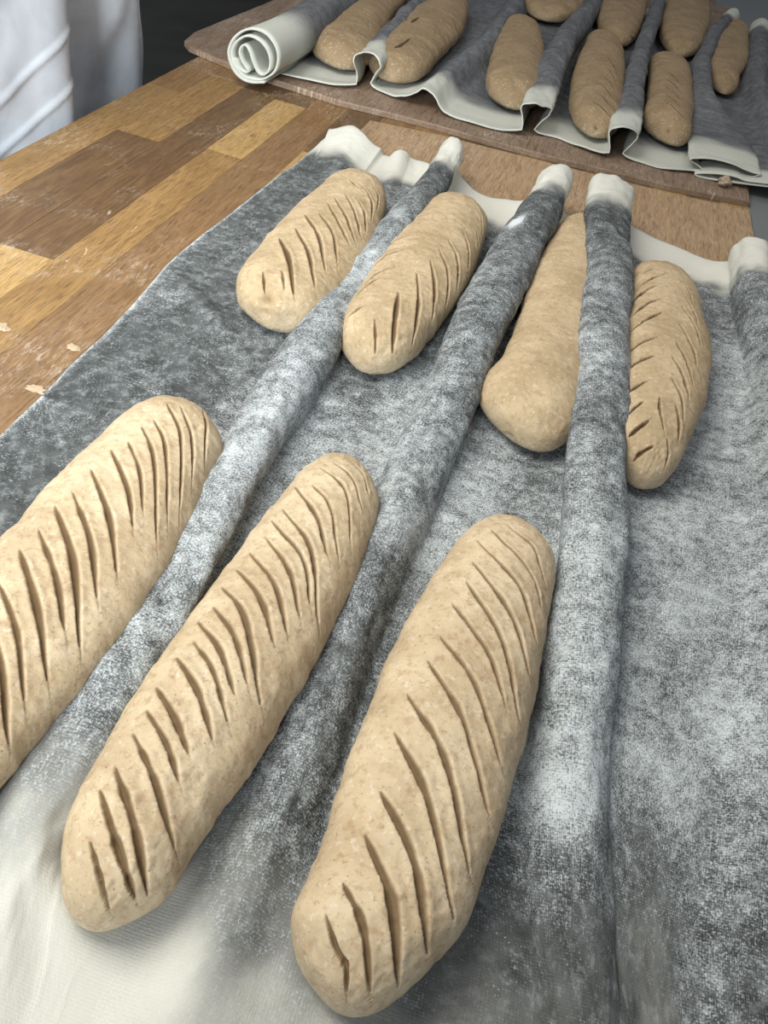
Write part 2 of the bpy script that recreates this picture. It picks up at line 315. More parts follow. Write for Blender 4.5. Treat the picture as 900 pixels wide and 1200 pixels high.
# ------------------------------------------------------------------ loaves
def resample(a, n, cs=None):
    t = np.linspace(0, 1, len(a)) if cs is None else cs
    return np.interp(n, t, a)
def catmull(xs, ys, q):
    m = np.gradient(ys, xs); i = np.clip(np.searchsorted(xs, q) - 1, 0, len(xs) - 2)
    h = xs[i + 1] - xs[i]; t = (q - xs[i]) / h
    return (2*t**3 - 3*t**2 + 1) * ys[i] + (t**3 - 2*t**2 + t) * h * m[i] + (-2*t**3 + 3*t**2) * ys[i+1] + (t**3 - t**2) * h * m[i+1]
def loaf(label, near, far, pairs, hgt, z0, mat, cuts=(), res=.0011, cw=.0033, cdep=.0034, dents=(), seed=0, group=None, dust=.25, cutoff=None, blunt=2.3, zs=.024):
    """near/far: tips; pairs: left and right outline points along the loaf (photo px)"""
    pn = pt(near[0], near[1], z0 + hgt * .22) if len(near) == 2 else np.array(near)
    pf = pt(far[0], far[1], z0 + hgt * .62) if len(far) == 2 else np.array(far)
    st = []
    for pr in pairs:
        if len(pr) == 4:
            a = pt(pr[0], pr[1], z0 + hgt * .52); b = pt(pr[2], pr[3], z0 + hgt * .52); c = (a + b) / 2; w = np.linalg.norm((b - a)[:2])
        else: c = np.array([pr[0], pr[1], 0]); w = pr[2]
        st.append((c[0], c[1], w))
    st = np.array(st); ax = pf[:2] - pn[:2]; L = np.linalg.norm(ax); ax /= L; nx = np.array([ax[1], -ax[0]])
    s = (st[:, :2] - pn[:2]) @ ax / L; off = (st[:, :2] - pn[:2]) @ nx; ws = st[:, 2] / 1.0
    kp = [i for i in range(len(s)) if .012 < s[i] < .988]; s = s[kp]; off = off[kp]; ws = ws[kp]
    prof = lambda x: (1 - np.abs(2 * x - 1) ** blunt * 1.0).clip(0, 1) ** .5
    # full width of the body without the end rounding
    endp = lambda x: (1 - (1 - np.clip(x / .15, 0, 1)) ** 2.5) ** .5 * (1 - (1 - np.clip((1 - x) / .16, 0, 1)) ** 2.2) ** .5
    wb = np.minimum(ws / np.maximum(endp(s), .6), ws * 1.35)
    sx = np.concatenate([[0], s, [1]]); wk = np.concatenate([[wb[0] * .9], wb, [wb[-1] * .88]])
    ok = np.concatenate([[off[0] * .3], off, [off[-1] * .3]])
    ok[0] = 0; ok[-1] = 0
    ns = int(L / res); th = np.linspace(0, math.pi, ns); q = (1 - np.cos(th)) / 2; q = .35 * q + .65 * np.linspace(0, 1, ns)
    wq = catmull(sx, wk, q); oq = smooth1(catmull(sx, ok, q), ns // 14); e = endp(q)
    wq = smooth1(wq, ns // 16)
    # angles: dense on top, sparse below
    nt = int(2.2 * np.max(wq) / res); nb = 26
    ph = np.concatenate([np.linspace(-.28, math.pi + .28, nt, endpoint=False), np.linspace(math.pi + .28, 2 * math.pi - .28, nb, endpoint=False)])
    c, s_ = np.cos(ph), np.sin(ph)
    cxp = np.sign(c) * np.abs(c) ** .92
    zup = np.where(s_ > 0, np.abs(s_) ** .95 * .54, -np.abs(s_) ** .62 * .46)
    hq = hgt * (.72 + .28 * np.clip(wq / wq.max(), 0, 1.1))
    ez = e ** .85
    lat = (wq / 2 * e)[:, None] * cxp[None]; zc_ = (z0 + hgt * .46 * (.50 + .50 * ez))[:, None]; zz = zc_ + (hq * ez)[:, None] * zup[None]
    lump = 1 + .022 * vnoise((q * L * 26)[:, None] + c[None] * 1.2, s_[None] * 1.7 + q[:, None] * 4, seed + 40)
    lump = 1 + (lump - 1) * sstep(.1, .7, e)[:, None]
    lat = lat * lump
    base = pn[:2][None, None] + (q * L)[:, None, None] * ax + (oq[:, None] + lat)[..., None] * nx
    P = np.concatenate([base, zz[..., None]], 2)
    P = P[:, ::-1]
    P[..., 2] = np.maximum(P[..., 2], z0)
    du = np.roll(P, -1, 1) - np.roll(P, 1, 1); dv = np.gradient(P, axis=0); N = np.cross(du, dv)
    N /= np.linalg.norm(N, axis=2, keepdims=True) + 1e-12
    ctr = np.array([0, 0, 1.])
    if N[ns // 2, np.argmax(P[ns // 2, :, 2]), 2] < 0: N = -N
    flip = np.cross(du, dv)[ns // 2, np.argmax(P[ns // 2, :, 2]), 2] < 0
    # scoring
    pole = sstep(.02, .22, e)[:, None]; disp = np.zeros(P.shape[:2]); mask = np.zeros(P.shape[:2])
    if cuts or dents:
        k = 3; A = P[::k, ::k]; me0 = grid_mesh('tmp', A, True)
        vs = [vv.co.copy() for vv in me0.vertices]; fs = [tuple(p.vertices) for p in me0.polygons]
        bvh = BVHTree.FromPolygons(vs, fs); bpy.data.meshes.remove(me0)
        def hit(px, py):
            d = ray(px, py); d = d / np.linalg.norm(d); r = bvh.ray_cast(Vector(CAM), Vector(d))
            return None if r[0] is None else np.array(r[0])
        topmask = P[..., 2] > z0 + hgt * .12
        for ci, cut in enumerate(cuts):
            sc_ = 1.0
            if isinstance(cut[-1], (int, float)): sc_ = cut[-1]; cut = cut[:-1]
            cp = np.array(cut, float); tk = np.linspace(0, 1, len(cp)); tt = np.linspace(0, 1, 19)
            if len(cp) > 2: xs = catmull(tk, cp[:, 0], tt); ysx = catmull(tk, cp[:, 1], tt)
            else: xs = np.interp(tt, tk, cp[:, 0]); ysx = np.interp(tt, tk, cp[:, 1])
            ex, ey = xs[-1] - xs[-5], ysx[-1] - ysx[-5]; tl_ = .40
            tt = np.concatenate([tt, 1 + tl_ * np.array([.25, .5, .75, 1.])])
            xs = np.concatenate([xs, xs[-1] + ex * np.array([.5, 1., 1.4, 1.8])]); ysx = np.concatenate([ysx, ysx[-1] + ey * np.array([.5, 1., 1.5, 2.])])
            pts = [hit(x, y) for x, y in zip(xs, ysx)]; good = [(t_, p_) for t_, p_ in zip(tt, pts) if p_ is not None]
            if len(good) < 4: continue
            gp = np.array([g_[1] for g_ in good]); gt = np.array([g_[0] for g_ in good])
            lo = gp.min(0) - .012; hi = gp.max(0) + .012
            sel = np.where(((P > lo) & (P < hi)).all(2) & topmask)
            Q = P[sel]; QN = N[sel]
            best = np.full(len(Q), 1e9); bt = np.zeros(len(Q)); sd = np.zeros(len(Q))
            for a in range(len(gp) - 1):
                A0 = gp[a]; D = gp[a + 1] - A0; dd = D.dot(D) + 1e-12
                t_ = np.clip((Q - A0) @ D / dd, 0, 1); C_ = A0 + t_[:, None] * D; V_ = Q - C_; V_ = V_ - (V_ * QN).sum(1)[:, None] * QN; dist_ = np.linalg.norm(V_, axis=1)
                m_ = dist_ < best; best[m_] = dist_[m_]; bt[m_] = (gt[a] + t_ * (gt[a + 1] - gt[a]))[m_]
                side = V_ @ nx3(nx, ax, D); sd[m_] = side[m_]
            wv_ = cw * (sc_ * (.10 + .90 * np.sin(math.pi * np.clip(bt, 0, 1)) ** .65) * sstep(0, .04, bt) * (bt <= 1) + .26 * sstep(1.0 + tl_, .9, bt) * sstep(0, .1, bt) * .9) + 1e-5
            jag = 1 + .25 * vnoise(bt * 8 + ci * 7, bt * 0, seed + ci)
            wv_ = wv_ * jag
            x_ = best / (wv_ * .5)
            sy_ = np.clip(np.sign(sd) * x_, -1, 1)
            prf = np.where(sy_ < -.45, np.clip((sy_ + 1) / .55, 0, 1) ** .6, np.clip((1 - sy_) / 1.45, 0, 1) ** .75)
            dep = np.where(x_ < 1, prf, 0) * (.25 + .75 * wv_ / cw) * np.clip(wv_ / cw * 3, 0, 1)
            # the lip stands a little proud of the cut
            lip = np.exp(-((best - wv_ * .8) / (.0026)) ** 2) * (wv_ / cw) * .0005
            disp[sel] = np.where(dep > 0, np.minimum(disp[sel], -dep * cdep), disp[sel] + lip)
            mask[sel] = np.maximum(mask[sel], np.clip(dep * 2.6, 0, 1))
        for (px, py, rr, dp, mk) in dents:
            h_ = hit(px, py)
            if h_ is None: continue
            d_ = np.linalg.norm(P - h_, axis=2); gg = np.exp(-(d_ / rr) ** 2)
            disp -= dp * gg
            if mk: mask = np.maximum(mask, mk * np.exp(-(d_ / (rr * .5)) ** 2))
    xx = (q * L)[:, None] + 0 * ph[None]; yy = (np.cos(ph[::-1]) * .045)[None] + 0 * q[:, None]
    ef = sstep(.15, .65, e)[:, None]
    disp += (.0007 * vnoise(xx * 75, yy * 75, seed + 3) + .00035 * vnoise(xx * 220, yy * 220, seed + 4)) * ef
    Pd = P + N * (disp * pole)[..., None]; Pd[..., 2] = np.maximum(Pd[..., 2], z0)
    if not flip: pass
    dst = dust * sstep(.60, .10, (P[..., 2] - z0) / hgt) * (1 - mask)
    if flip: Pd = Pd[:, ::-1]; mask = mask[:, ::-1]; dst = dst[:, ::-1]
    o3 = np.array([*(pn[:2] + pf[:2]) / 2, z0])
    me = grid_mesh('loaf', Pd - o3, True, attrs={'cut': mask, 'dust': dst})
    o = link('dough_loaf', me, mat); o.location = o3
    tag(o, label, 'bread dough', group or 'loaves on the near cloth')
    return o
def nx3(nx, ax, D): return np.array([nx[0], nx[1], 0.])
def crop(offx, offy, sc, cuts):
    out = []
    for c in cuts:
        k = [(offx + p[0] * sc, offy + p[1] * sc) if isinstance(p, tuple) else p for p in c]; out.append(tuple(k))
    return out

Z0 = .0045
cutsB = crop(60, 500, .5, [
 [(88, 968), (112, 1050), (137, 1137), .8], [(112, 845), (155, 980), (199, 1110), 1.15], [(146, 790), (195, 930), (228, 1102), 1.35], [(188, 712), (245, 830), (290, 988)],
 [(220, 660), (270, 740), (301, 832)], [(243, 606), (290, 680), (323, 765), 1.1], [(292, 538), (345, 620), (379, 735)], [(330, 498), (380, 570), (415, 692), .8],
 [(340, 453), (395, 520), (431, 628), .9], [(377, 418), (430, 490), (460, 602)], [(396, 370), (455, 450), (492, 652)], [(432, 332), (490, 400), (523, 505)],
 [(461, 291), (525, 370), (553, 482), .9], [(499, 254), (560, 340), (582, 445), .85], [(513, 216), (590, 310), (608, 414), .8], [(538, 188), (610, 290), (625, 460), .8],
 [(569, 138), (622, 210), (648, 300), .9], [(610, 133), (655, 190), (672, 300), .6], [(626, 93), (690, 150), (702, 262), .6], [(655, 80), (705, 120), (728, 190), .6], [(685, 70), (730, 110), (745, 160), .5]])
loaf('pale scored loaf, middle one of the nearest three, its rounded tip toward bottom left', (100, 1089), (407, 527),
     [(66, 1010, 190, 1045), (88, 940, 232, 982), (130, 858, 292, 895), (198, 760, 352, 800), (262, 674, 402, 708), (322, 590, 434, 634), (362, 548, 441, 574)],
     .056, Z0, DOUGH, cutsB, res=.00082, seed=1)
cutsC = crop(320, 580, .5165, [
 [(118, 945), (143, 1030), (165, 1070), (167, 1130), .8], [(156, 875), (205, 980), (221, 1132), 1.0], [(205, 764), (270, 920), (285, 1118), 1.35], [(239, 664), (322, 830), (352, 1043), 1.35],
 [(270, 528), (352, 690), (411, 962), 1.15], [(300, 445), (392, 600), (447, 860), 1.1], [(347, 368), (432, 510), (492, 728), 1.0], [(373, 312), (460, 430), (517, 612), .8],
 [(400, 238), (490, 360), (528, 475), .8], [(433, 188), (520, 330), (562, 530), .9], [(447, 145), (540, 270), (586, 430), 1.0], [(458, 98), (560, 210), (600, 340), .8], [(490, 75), (580, 170), (618, 285), .7], [(525, 62), (590, 120), (622, 210), .6]])
loaf('pale loaf with widely spaced curved cuts, rightmost of the nearest three', (400, 1189), (604, 600),
     [(343, 1105, 478, 1150), (360, 1035, 543, 1080), (392, 930, 582, 975), (438, 815, 615, 862), (488, 708, 640, 752), (528, 648, 649, 684), (562, 614, 643, 640)],
     .058, Z0, DOUGH, cutsC, res=.00082, seed=2)
cutsA = crop(0, 440, .4, [
 [(-120, 760), (-70, 900), (-50, 1120)], [(-45, 690), (5, 850), (25, 1080), 1.0], [(-5, 600), (50, 750), (72, 950), 1.0], [(56, 502), (110, 680), (142, 895), 1.2], [(111, 446), (165, 590), (191, 745)],
 [(157, 372), (215, 540), (236, 795), 1.25], [(211, 336), (265, 480), (286, 650)], [(264, 267), (320, 410), (343, 575), 1.1], [(324, 212), (375, 330), (390, 440), .9],
 [(374, 188), (410, 280), (420, 395), .7], [(414, 143), (452, 250), (459, 482), .8], [(450, 126), (485, 210), (492, 405), .6], [(488, 78), (530, 180), (528, 385), .8], [(528, 84), (562, 180), (564, 300), .6], [(570, 60), (602, 130), (600, 262), .6],
 [(-200, 900), (-150, 1000), (-130, 1200)], [(-290, 1050), (-240, 1150), (-210, 1350)]])
loaf('pale scored loaf cut off by the left edge, leftmost loaf', (-250, 1010), (216, 461),
     [(-255, 905, -85, 985), (-150, 800, 15, 893), (-75, 712, 108, 790), (0, 636, 178, 698), (62, 566, 225, 610), (122, 510, 252, 548), (160, 482, 262, 510)],
     .056, Z0, DOUGH, cutsA, res=.00085, seed=3)
cuts1 = crop(180, 200, 1 / 3, [
 [(384, 352), (388, 392), (390, 430), .7], [(450, 348), (456, 380), (459, 414), .6], [(441, 234), (476, 310), (493, 434), 1.5], [(496, 198), (545, 290), (567, 410), 1.1], [(528, 150), (580, 230), (604, 350), 1.0],
 [(580, 148), (630, 220), (646, 325), .8], [(612, 110), (655, 190), (690, 262), .8], [(634, 92), (676, 160), (708, 250), 1.0], [(674, 82), (708, 150), (730, 235), .9], [(710, 90), (742, 150), (746, 215), .7], [(690, 32), (708, 50), (722, 62), .8], [(735, 52), (768, 110), (766, 175), .7], [(768, 45), (790, 90), (785, 140), .6]])
loaf('short scored loaf with a pinched knob at its near end, leftmost of the second row', (322, 385), (424, 201),
     [(285, 332, 372, 372), (306, 288, 418, 328), (345, 245, 442, 280), (382, 214, 450, 240)], .054, Z0, DOUGH_MID, cuts1, res=.00105, seed=4,
     dents=[(313, 350, .006, .008, .6), (326, 359, .009, -.005, 0), (301, 356, .008, -.003, 0), (310, 366, .004, .003, .2)])
cuts2 = crop(280, 130, .3556, [
 [(447, 680), (450, 740), (449, 800), .6], [(527, 592), (515, 690), (507, 798), 1.3], [(586, 528), (592, 640), (572, 775)], [(631, 486), (646, 590), (637, 690)], [(658, 450), (690, 540), (682, 655), .9], [(690, 420), (722, 500), (716, 610), .8],
 [(735, 385), (758, 470), (750, 570), .7], [(765, 350), (788, 420), (782, 510), .6], [(775, 300), (800, 360), (798, 430), .5],
 [(355, 682), (390, 655), (428, 638), .9], [(384, 614), (425, 575), (470, 545)], [(407, 578), (460, 532), (518, 512), 1.0], [(432, 524), (485, 478), (550, 455), 1.2], [(450, 486), (510, 432), (578, 403), 1.1], [(470, 455), (530, 395), (602, 368), 1.0], [(495, 425), (560, 362), (622, 340), .8], [(525, 392), (590, 335), (645, 312), .7], [(570, 352), (620, 310), (665, 292), .6]])
loaf('second-row loaf scored in a herringbone, between the two leaning pleats', (428, 435), (541, 229),
     [(402, 385, 480, 415), (424, 332, 526, 364), (455, 284, 555, 316), (495, 245, 567, 276)], .056, Z0, DOUGH_MID, cuts2, res=.00105, seed=5)
loaf('smooth unscored long loaf half hidden under the upright pleat', (625, 527), (690, 250),
     [(578, 482, 668, 505), (588, 420, 688, 446), (610, 368, 702, 390), (622, 318, 712, 340), (648, 276, 714, 296)], .054, Z0, DOUGH_MID, (), res=.0016, seed=6,
     dents=[(597, 512, .004, .004, .5), (606, 385, .012, .0015, 0)])
cuts4 = crop(560, 180, .3778, [
 [(480, 958), (505, 930), (545, 908), .9], [(466, 880), (500, 850), (532, 828), 1.1], [(462, 815), (485, 790), (514, 768)], [(462, 750), (490, 725), (528, 703), 1.1], [(464, 672), (500, 645), (548, 626), 1.2], [(464, 620), (505, 590), (558, 567), 1.2],
 [(462, 560), (520, 518), (572, 490), 1.1], [(466, 515), (520, 470), (570, 449), 1.0], [(470, 474), (510, 432), (555, 409), 1.2], [(490, 424), (535, 390), (580, 374), .9], [(508, 374), (530, 362), (552, 354), .7],
 [(564, 752), (566, 800), (578, 855), .8], [(614, 775), (626, 830), (622, 890), 1.0], [(588, 880), (592, 930), (580, 970), .7], [(598, 690), (632, 760), (640, 830), .8], [(600, 620), (640, 700), (655, 770), .8], [(612, 575), (650, 650), (668, 720), .7],
 [(622, 520), (665, 600), (682, 660), .7], [(630, 465), (675, 540), (692, 600), .7], [(628, 420), (665, 480), (684, 530), .6], [(618, 380), (650, 420), (668, 470), .5]])
loaf('second-row loaf scored in a herringbone, right of the upright pleat', (748, 571), (778, 307),
     [(716, 520, 795, 526), (722, 455, 821, 462), (728, 395, 828, 404), (738, 345, 816, 352)], .056, Z0, DOUGH_MID, cuts4, res=.00105, seed=7)

# ------------------------------------------------------------------ worktop of oak staves
def wood(name, c1, c2, c3, scale=1.0, flour=.5, rough=.5, gx=1.):
    t = NT(name); co = t.objco()
    oi = t.t.nodes.new('ShaderNodeObjectInfo'); add = t.n('ShaderNodeVectorMath', operation='ADD'); t.l(co, add.inputs[0])
    ml = t.n('ShaderNodeVectorMath', operation='SCALE'); t.l(oi.outputs['Location'], ml.inputs[0]); ml.inputs['Scale'].default_value = 7.3; t.l(ml.outputs[0], add.inputs[1])
    v = add.outputs[0]
    g = t.noise(t.mapping(v, (55 * gx, 5.5, 55)), scale, 5, .65, 2.2)
    g2 = t.noise(t.mapping(v, (420 * gx, 12, 420)), scale, 3, .7, .4)
    g3 = t.noise(t.mapping(v, (900 * gx, 40, 900)), 1., 2, .6)
    col = t.mix(t.ramp(g, .30, .70), c1, c2)
    col = t.mix(t.math('MULTIPLY', t.ramp(g2, .50, .68), .55), col, c3)
    col = t.mix(t.math('MULTIPLY', t.ramp(g3, .52, .64), .7), col, lin(86, 62, 42))
    geo = t.t.nodes.new('ShaderNodeNewGeometry').outputs['Position']
    # dried flour in the grain and scattered over the top
    f1 = t.math('MULTIPLY', t.ramp(t.noise(geo, 7, 4, .6, .8), .46, .68), t.ramp(t.noise(t.mapping(geo, (230, 60, 1)), 1., 4, .75, 1.), .46, .70))
    f2 = t.ramp(t.noise(t.mapping(geo, (38, 20, 1)), 1., 4, .7, 1.5), .68, .74)
    ff = t.math('MULTIPLY', t.math('MAXIMUM', f1, f2), flour)
    col = t.mix(ff, col, lin(214, 200, 180))
    nb = t.bump(g2, .25, .0008)
    return t.out(col, rough, nb, .35)
WD = {'dark': wood('oak_dark', lin(92, 68, 42), lin(118, 90, 58), lin(76, 54, 34)),
      'mid': wood('oak_mid', lin(126, 94, 56), lin(148, 114, 72), lin(100, 72, 42)),
      'tan': wood('oak_tan', lin(138, 106, 62), lin(160, 126, 78), lin(110, 80, 46)),
      'light': wood('oak_light', lin(168, 134, 80), lin(184, 150, 96), lin(134, 102, 58)),
      'brown': wood('oak_brown', lin(122, 92, 60), lin(144, 112, 76), lin(94, 70, 46))}
def box_mesh(name, x0, x1, y0, y1, z0, z1, bev=.0006):
    # box with chamfered top edges, origin at its centre bottom
    cx, cy = (x0 + x1) / 2, (y0 + y1) / 2; a, b, h = (x1 - x0) / 2, (y1 - y0) / 2, z1 - z0
    V = [(-a, -b, 0), (a, -b, 0), (a, b, 0), (-a, b, 0), (-a, -b, h - bev), (a, -b, h - bev), (a, b, h - bev), (-a, b, h - bev),
         (-a + bev, -b + bev, h), (a - bev, -b + bev, h), (a - bev, b - bev, h), (-a + bev, b - bev, h)]
    Fc = [(3, 2, 1, 0), (8, 9, 10, 11)]
    for i in range(4):
        j = (i + 1) % 4; Fc += [(i, j, j + 4, i + 4), (i + 4, j + 4, j + 8, i + 8)]
    me = bpy.data.meshes.new(name); me.from_pydata(V, [], Fc); me.update()
    return me, (cx, cy, z0)
bench = empty('worktop', (-.1, .6, -.04)); tag(bench, 'oak butcher-block worktop of mixed light and dark staves, dusted with flour', 'worktop')
bx = [-.6125, -.5570, -.4925, -.4328, -.3790] + [-.3790 + .0585 * i for i in range(1, 14)]; bx[-1] = .373
YA, YB = -.62, 3.4
cust = {0: [(.30, 'mid'), (.78, 'tan'), (9, 'mid')], 1: [(-.20, 'tan'), (.578, 'dark'), (.90, 'tan'), (9, 'mid')], 2: [(.214, 'light'), (.70, 'dark'), (1.02, 'dark'), (9, 'mid')],
        3: [(.218, 'tan'), (.603, 'tan'), (.87, 'light'), (9, 'dark')], 4: [(.42, 'brown'), (.80, 'brown'), (9, 'mid')]}
names = ['dark', 'mid', 'tan', 'light', 'brown']
for i in range(len(bx) - 1):
    if i in cust: cuts_ = cust[i]
    else:
        cuts_ = []; y = YA + rng.uniform(.1, .4)
        while y < YB: cuts_.append((y, names[rng.integers(5)])); y += rng.uniform(.32, .48)
        cuts_.append((9, 'mid'))
    y0 = YA
    for (y1, tone) in cuts_:
        y1 = min(y1, YB)
        if y1 <= y0 + .02: continue
        me, loc = box_mesh('stave', bx[i] + .00005, bx[i + 1] - .00005, y0 + .00005, y1 - .00005, -.04, 0 - rng.uniform(0, .0003), .0003)
        o = link('stave', me, WD[tone]); o.parent = bench; o.location = Vector(loc) - bench.location
        y0 = y1

def prism(name, poly, z0, z1, bev, mat):
    """flat board of outline poly with softened top edge"""
    poly = np.array(poly); n = len(poly); c = poly.mean(0)
    cen = np.array([c[0], c[1], z0])
    nrm = []
    for i in range(n):
        a = poly[i] - poly[i - 1]; b = poly[(i + 1) % n] - poly[i]; t = a / np.linalg.norm(a) + b / np.linalg.norm(b); t /= np.linalg.norm(t); nrm.append((-t[1], t[0]))
    nrm = np.array(nrm)
    rings = [(0, z0), (0, z1 - bev), (bev * .3, z1 - bev * .3), (bev, z1)]
    V = []
    for off, z in rings:
        for p in poly + nrm * off: V.append((p[0] - c[0], p[1] - c[1], z - z0))
    Fc = [tuple(range(n))[::-1], tuple(range(3 * n, 4 * n))]
    for r in range(3):
        for i in range(n): j = (i + 1) % n; Fc.append((r * n + i, r * n + j, (r + 1) * n + j, (r + 1) * n + i))
    me = bpy.data.meshes.new(name); me.from_pydata(V, [], Fc); me.update()
    o = link(name, me, mat); o.location = cen; return o
PLY = wood('plywood_light', lin(170, 140, 106), lin(188, 158, 122), lin(146, 116, 84), flour=.7, gx=1.3)
BRD = wood('board_brown', lin(128, 106, 86), lin(148, 126, 106), lin(108, 88, 70), flour=.8, gx=.6)
# thin light plywood sheet that the near cloth hangs over
ZP = .003
pl = [pt(*p, ZP)[:2] for p in [(434, 141), (458, 146), (515, 158), (570, 172), (784, 226), (878, 246)]]
pl = [pl[0]] + pl[1:]
poly = [(pl[-1][0] + .004, .45), *[tuple(p) for p in pl[::-1]], (pl[0][0] - .004, .45)]
o = prism('plywood_sheet', poly, .0003, ZP, .0006, PLY); tag(o, 'thin light plywood sheet showing between the near and the far cloth', 'board')
# brown board under the far cloth
ZB = .010
fr = [(216, 47), (222, 54), (288, 82), (400, 118), (458, 132), (515, 147), (570, 163), (640, 181), (784, 217), (879, 236)]
fe = [tuple(pt(*p, ZB)[:2]) for p in fr]
bl = tuple(pt(228, 37, ZB)[:2]); bl2 = tuple(pt(310, 4, ZB)[:2])
poly = fe + [(fe[-1][0] + .05, 2.9), (bl2[0] + .05, 2.9), bl2, bl]
BOARD = prism('board', poly, .0006, ZB, .002, BRD); tag(BOARD, 'brown wooden board with a rounded corner lying under the far cloth', 'board')

# ------------------------------------------------------------------ far cloth
rows2 = np.linspace(.93, 2.48, 330)
zb = ZB + .002
g1 = Fold([(425, 72, .052, .040, 1.12, .05), (440, 45, .055, .040, .8, .1), (480, 5, .055, .045, .7, 0), (540, -50, .05, .045, .5, 0)], zb)
g2 = Fold([(500, 105, .030, .085, .0, 0), (535, 75, .035, .085, 0, 0), (575, 40, .045, .08, .1, 0), (600, 5, .045, .08, .2, 0), (640, -50, .04, .08, 0, 0)], zb)
g3 = Fold([(636, 108, .052, .046, 1.15, .05), (648, 70, .058, .060, .8, .1), (668, 35, .060, .070, .6, .1), (695, 2, .058, .060, .6, .1), (720, -40, .05, .06, .4, 0)], zb)
g4 = Fold([(734, 150, .050, .050, 1.12, .05), (745, 110, .058, .044, .9, .1), (752, 70, .062, .040, .9, .1), (768, 20, .062, .042, .8, .1), (785, -30, .06, .04, .8, .1)], zb)
g5 = Fold([(852, 196, .024, .128, 1., .0), (843, 165, .030, .110, .9, 0), (828, 120, .046, .070, .5, 0), (826, 70, .055, .044, .7, 0), (842, 30, .060, .044, .8, 0), (868, 0, .060, .046, .8, 0), (900, -40, .06, .045, .8, 0)], zb)
g6 = Fold([(925, 200, .020, .05, 0, 0), (895, 100, .045, .08, .2, 0), (895, 20, .055, .075, .4, 0), (910, -30, .05, .07, .4, 0)], zb)
x_l = pt(322, 84, zb)[0]
_fe = np.array(sorted([tuple(pt(x, y, zb)[:2]) for x, y in [(322, 86), (360, 95), (402, 104), (428, 100), (455, 112), (478, 121), (530, 138), (570, 150), (620, 160), (648, 158), (670, 170), (712, 186), (745, 188), (780, 200), (815, 202)]] + [tuple(pt(900, 222, zb)[:2])]))
yf2 = lambda X: np.interp(X, _fe[:, 0], _fe[:, 1])
P2, U2, v2 = pleated(rows2, [g1, g2, g3, g4, g5, g6], lambda y: np.full_like(y, x_l), lambda y: np.full_like(y, .75), yf2, lambda X: np.full_like(X, 2.45), zb, nlane=16, nfold=34, wr=.9, seed=11, curl=.006)
d2 = P2[..., 1] - P2[:1, :, 1]; d2b = P2[-1:, :, 1] - P2[..., 1]
P2[..., 2] += (.003 + .002 * vnoise(P2[..., 0] * 25, P2[..., 0] * 0, 3)) * sstep(.04, 0, d2)
b2 = sstep(.055, .165, np.minimum(d2, d2b) + .012 * vnoise(U2 * 30, P2[..., 1] * 30, 31))
dk2 = b2; fl2 = .20 * b2 * (1 + .6 * vnoise(U2 * 12, P2[..., 1] * 8, 33))
# rolled up left end
rc = [(345, 416), (260, 408), (200, 385), (150, 345), (115, 290), (103, 240), (125, 190), (180, 158), (250, 155), (330, 185), (392, 245), (416, 310), (400, 368), (345, 398), (280, 398), (210, 378), (160, 335), (125, 285), (122, 235), (155, 198), (215, 182), (285, 205), (340, 250), (370, 305), (368, 355), (335, 378), (298, 362), (265, 315), (235, 258), (205, 225), (178, 232), (170, 262), (190, 305), (228, 348), (215, 358), (170, 335), (148, 300), (125, 282)]
cc = np.array(rc, float); cc = np.stack([(cc[:, 0] - 265) * .2, (cc[:, 1] - 283) * .2], 1)
pxm = np.linalg.norm(pt(303, 57, .05) - pt(304, 57, .05))
lx = cc[:, 0] * pxm; lz = -(cc[:, 1] - cc[:, 0] * .30) * pxm / .80
lz -= lz.min(); cr = pt(307, 57, zb + .045); lx = lx * .78; lz = lz * .74
tk = np.linspace(0, 1, len(lx)); tt = np.linspace(0, 1, 260)
rx = catmull(tk, lx, tt); rz = catmull(tk, lz, tt)
yy = np.linspace(0, 1.2, 90); j = smooth1(rng.normal(0, 1, 90), 6)
yst = cr[1] - .035
PR = np.zeros((90, 260, 3)); PR[..., 0] = cr[0] + rx[None] * (1 + .05 * j[:, None]) + .004 * np.sin(yy * 9)[:, None]; PR[..., 1] = yst + yy[:, None] + .004 * vnoise(tt * 9, tt * 0, 8)[None] * (1 - yy[:, None]); PR[..., 2] = zb + .001 + rz[None] * (1 + .04 * j[:, None])
ur = np.cumsum(np.hypot(np.gradient(rx), np.gradient(rz)))
farc = empty('proofing_cloth', (.0, 1.2, ZB)); tag(farc, 'far dusty grey couche with off-white hem, pleated around the small loaves', 'cloth')
me = grid_mesh('pleated_cloth', P2 - np.array([0, 1.2, ZB]), attrs={'flour': fl2, 'dark': dk2}, uv=np.stack([U2, P2[..., 1], U2 * 0], 2))
o = link('pleated_sheet', me, CLOTH_BACK, farc); s_ = o.modifiers.new('rim', 'SOLIDIFY'); s_.thickness = .0022; s_.offset = -1; s_.use_rim_only = True
br = sstep(.06, .22, yy)[:, None] * np.ones((1, 260))
me = grid_mesh('rolled_cloth', PR - np.array([0, 1.2, ZB]), attrs={'flour': .1 * br, 'dark': br * .9}, uv=np.stack([ur[None] + 0 * PR[..., 0], PR[..., 1], 0 * PR[..., 0]], 2))
o = link('rolled_end', me, CLOTH_BACK, farc); o['label'] = 'rolled up left end showing its spiral of off-white hem'
s_ = o.modifiers.new('rim', 'SOLIDIFY'); s_.thickness = .0030; s_.offset = 0

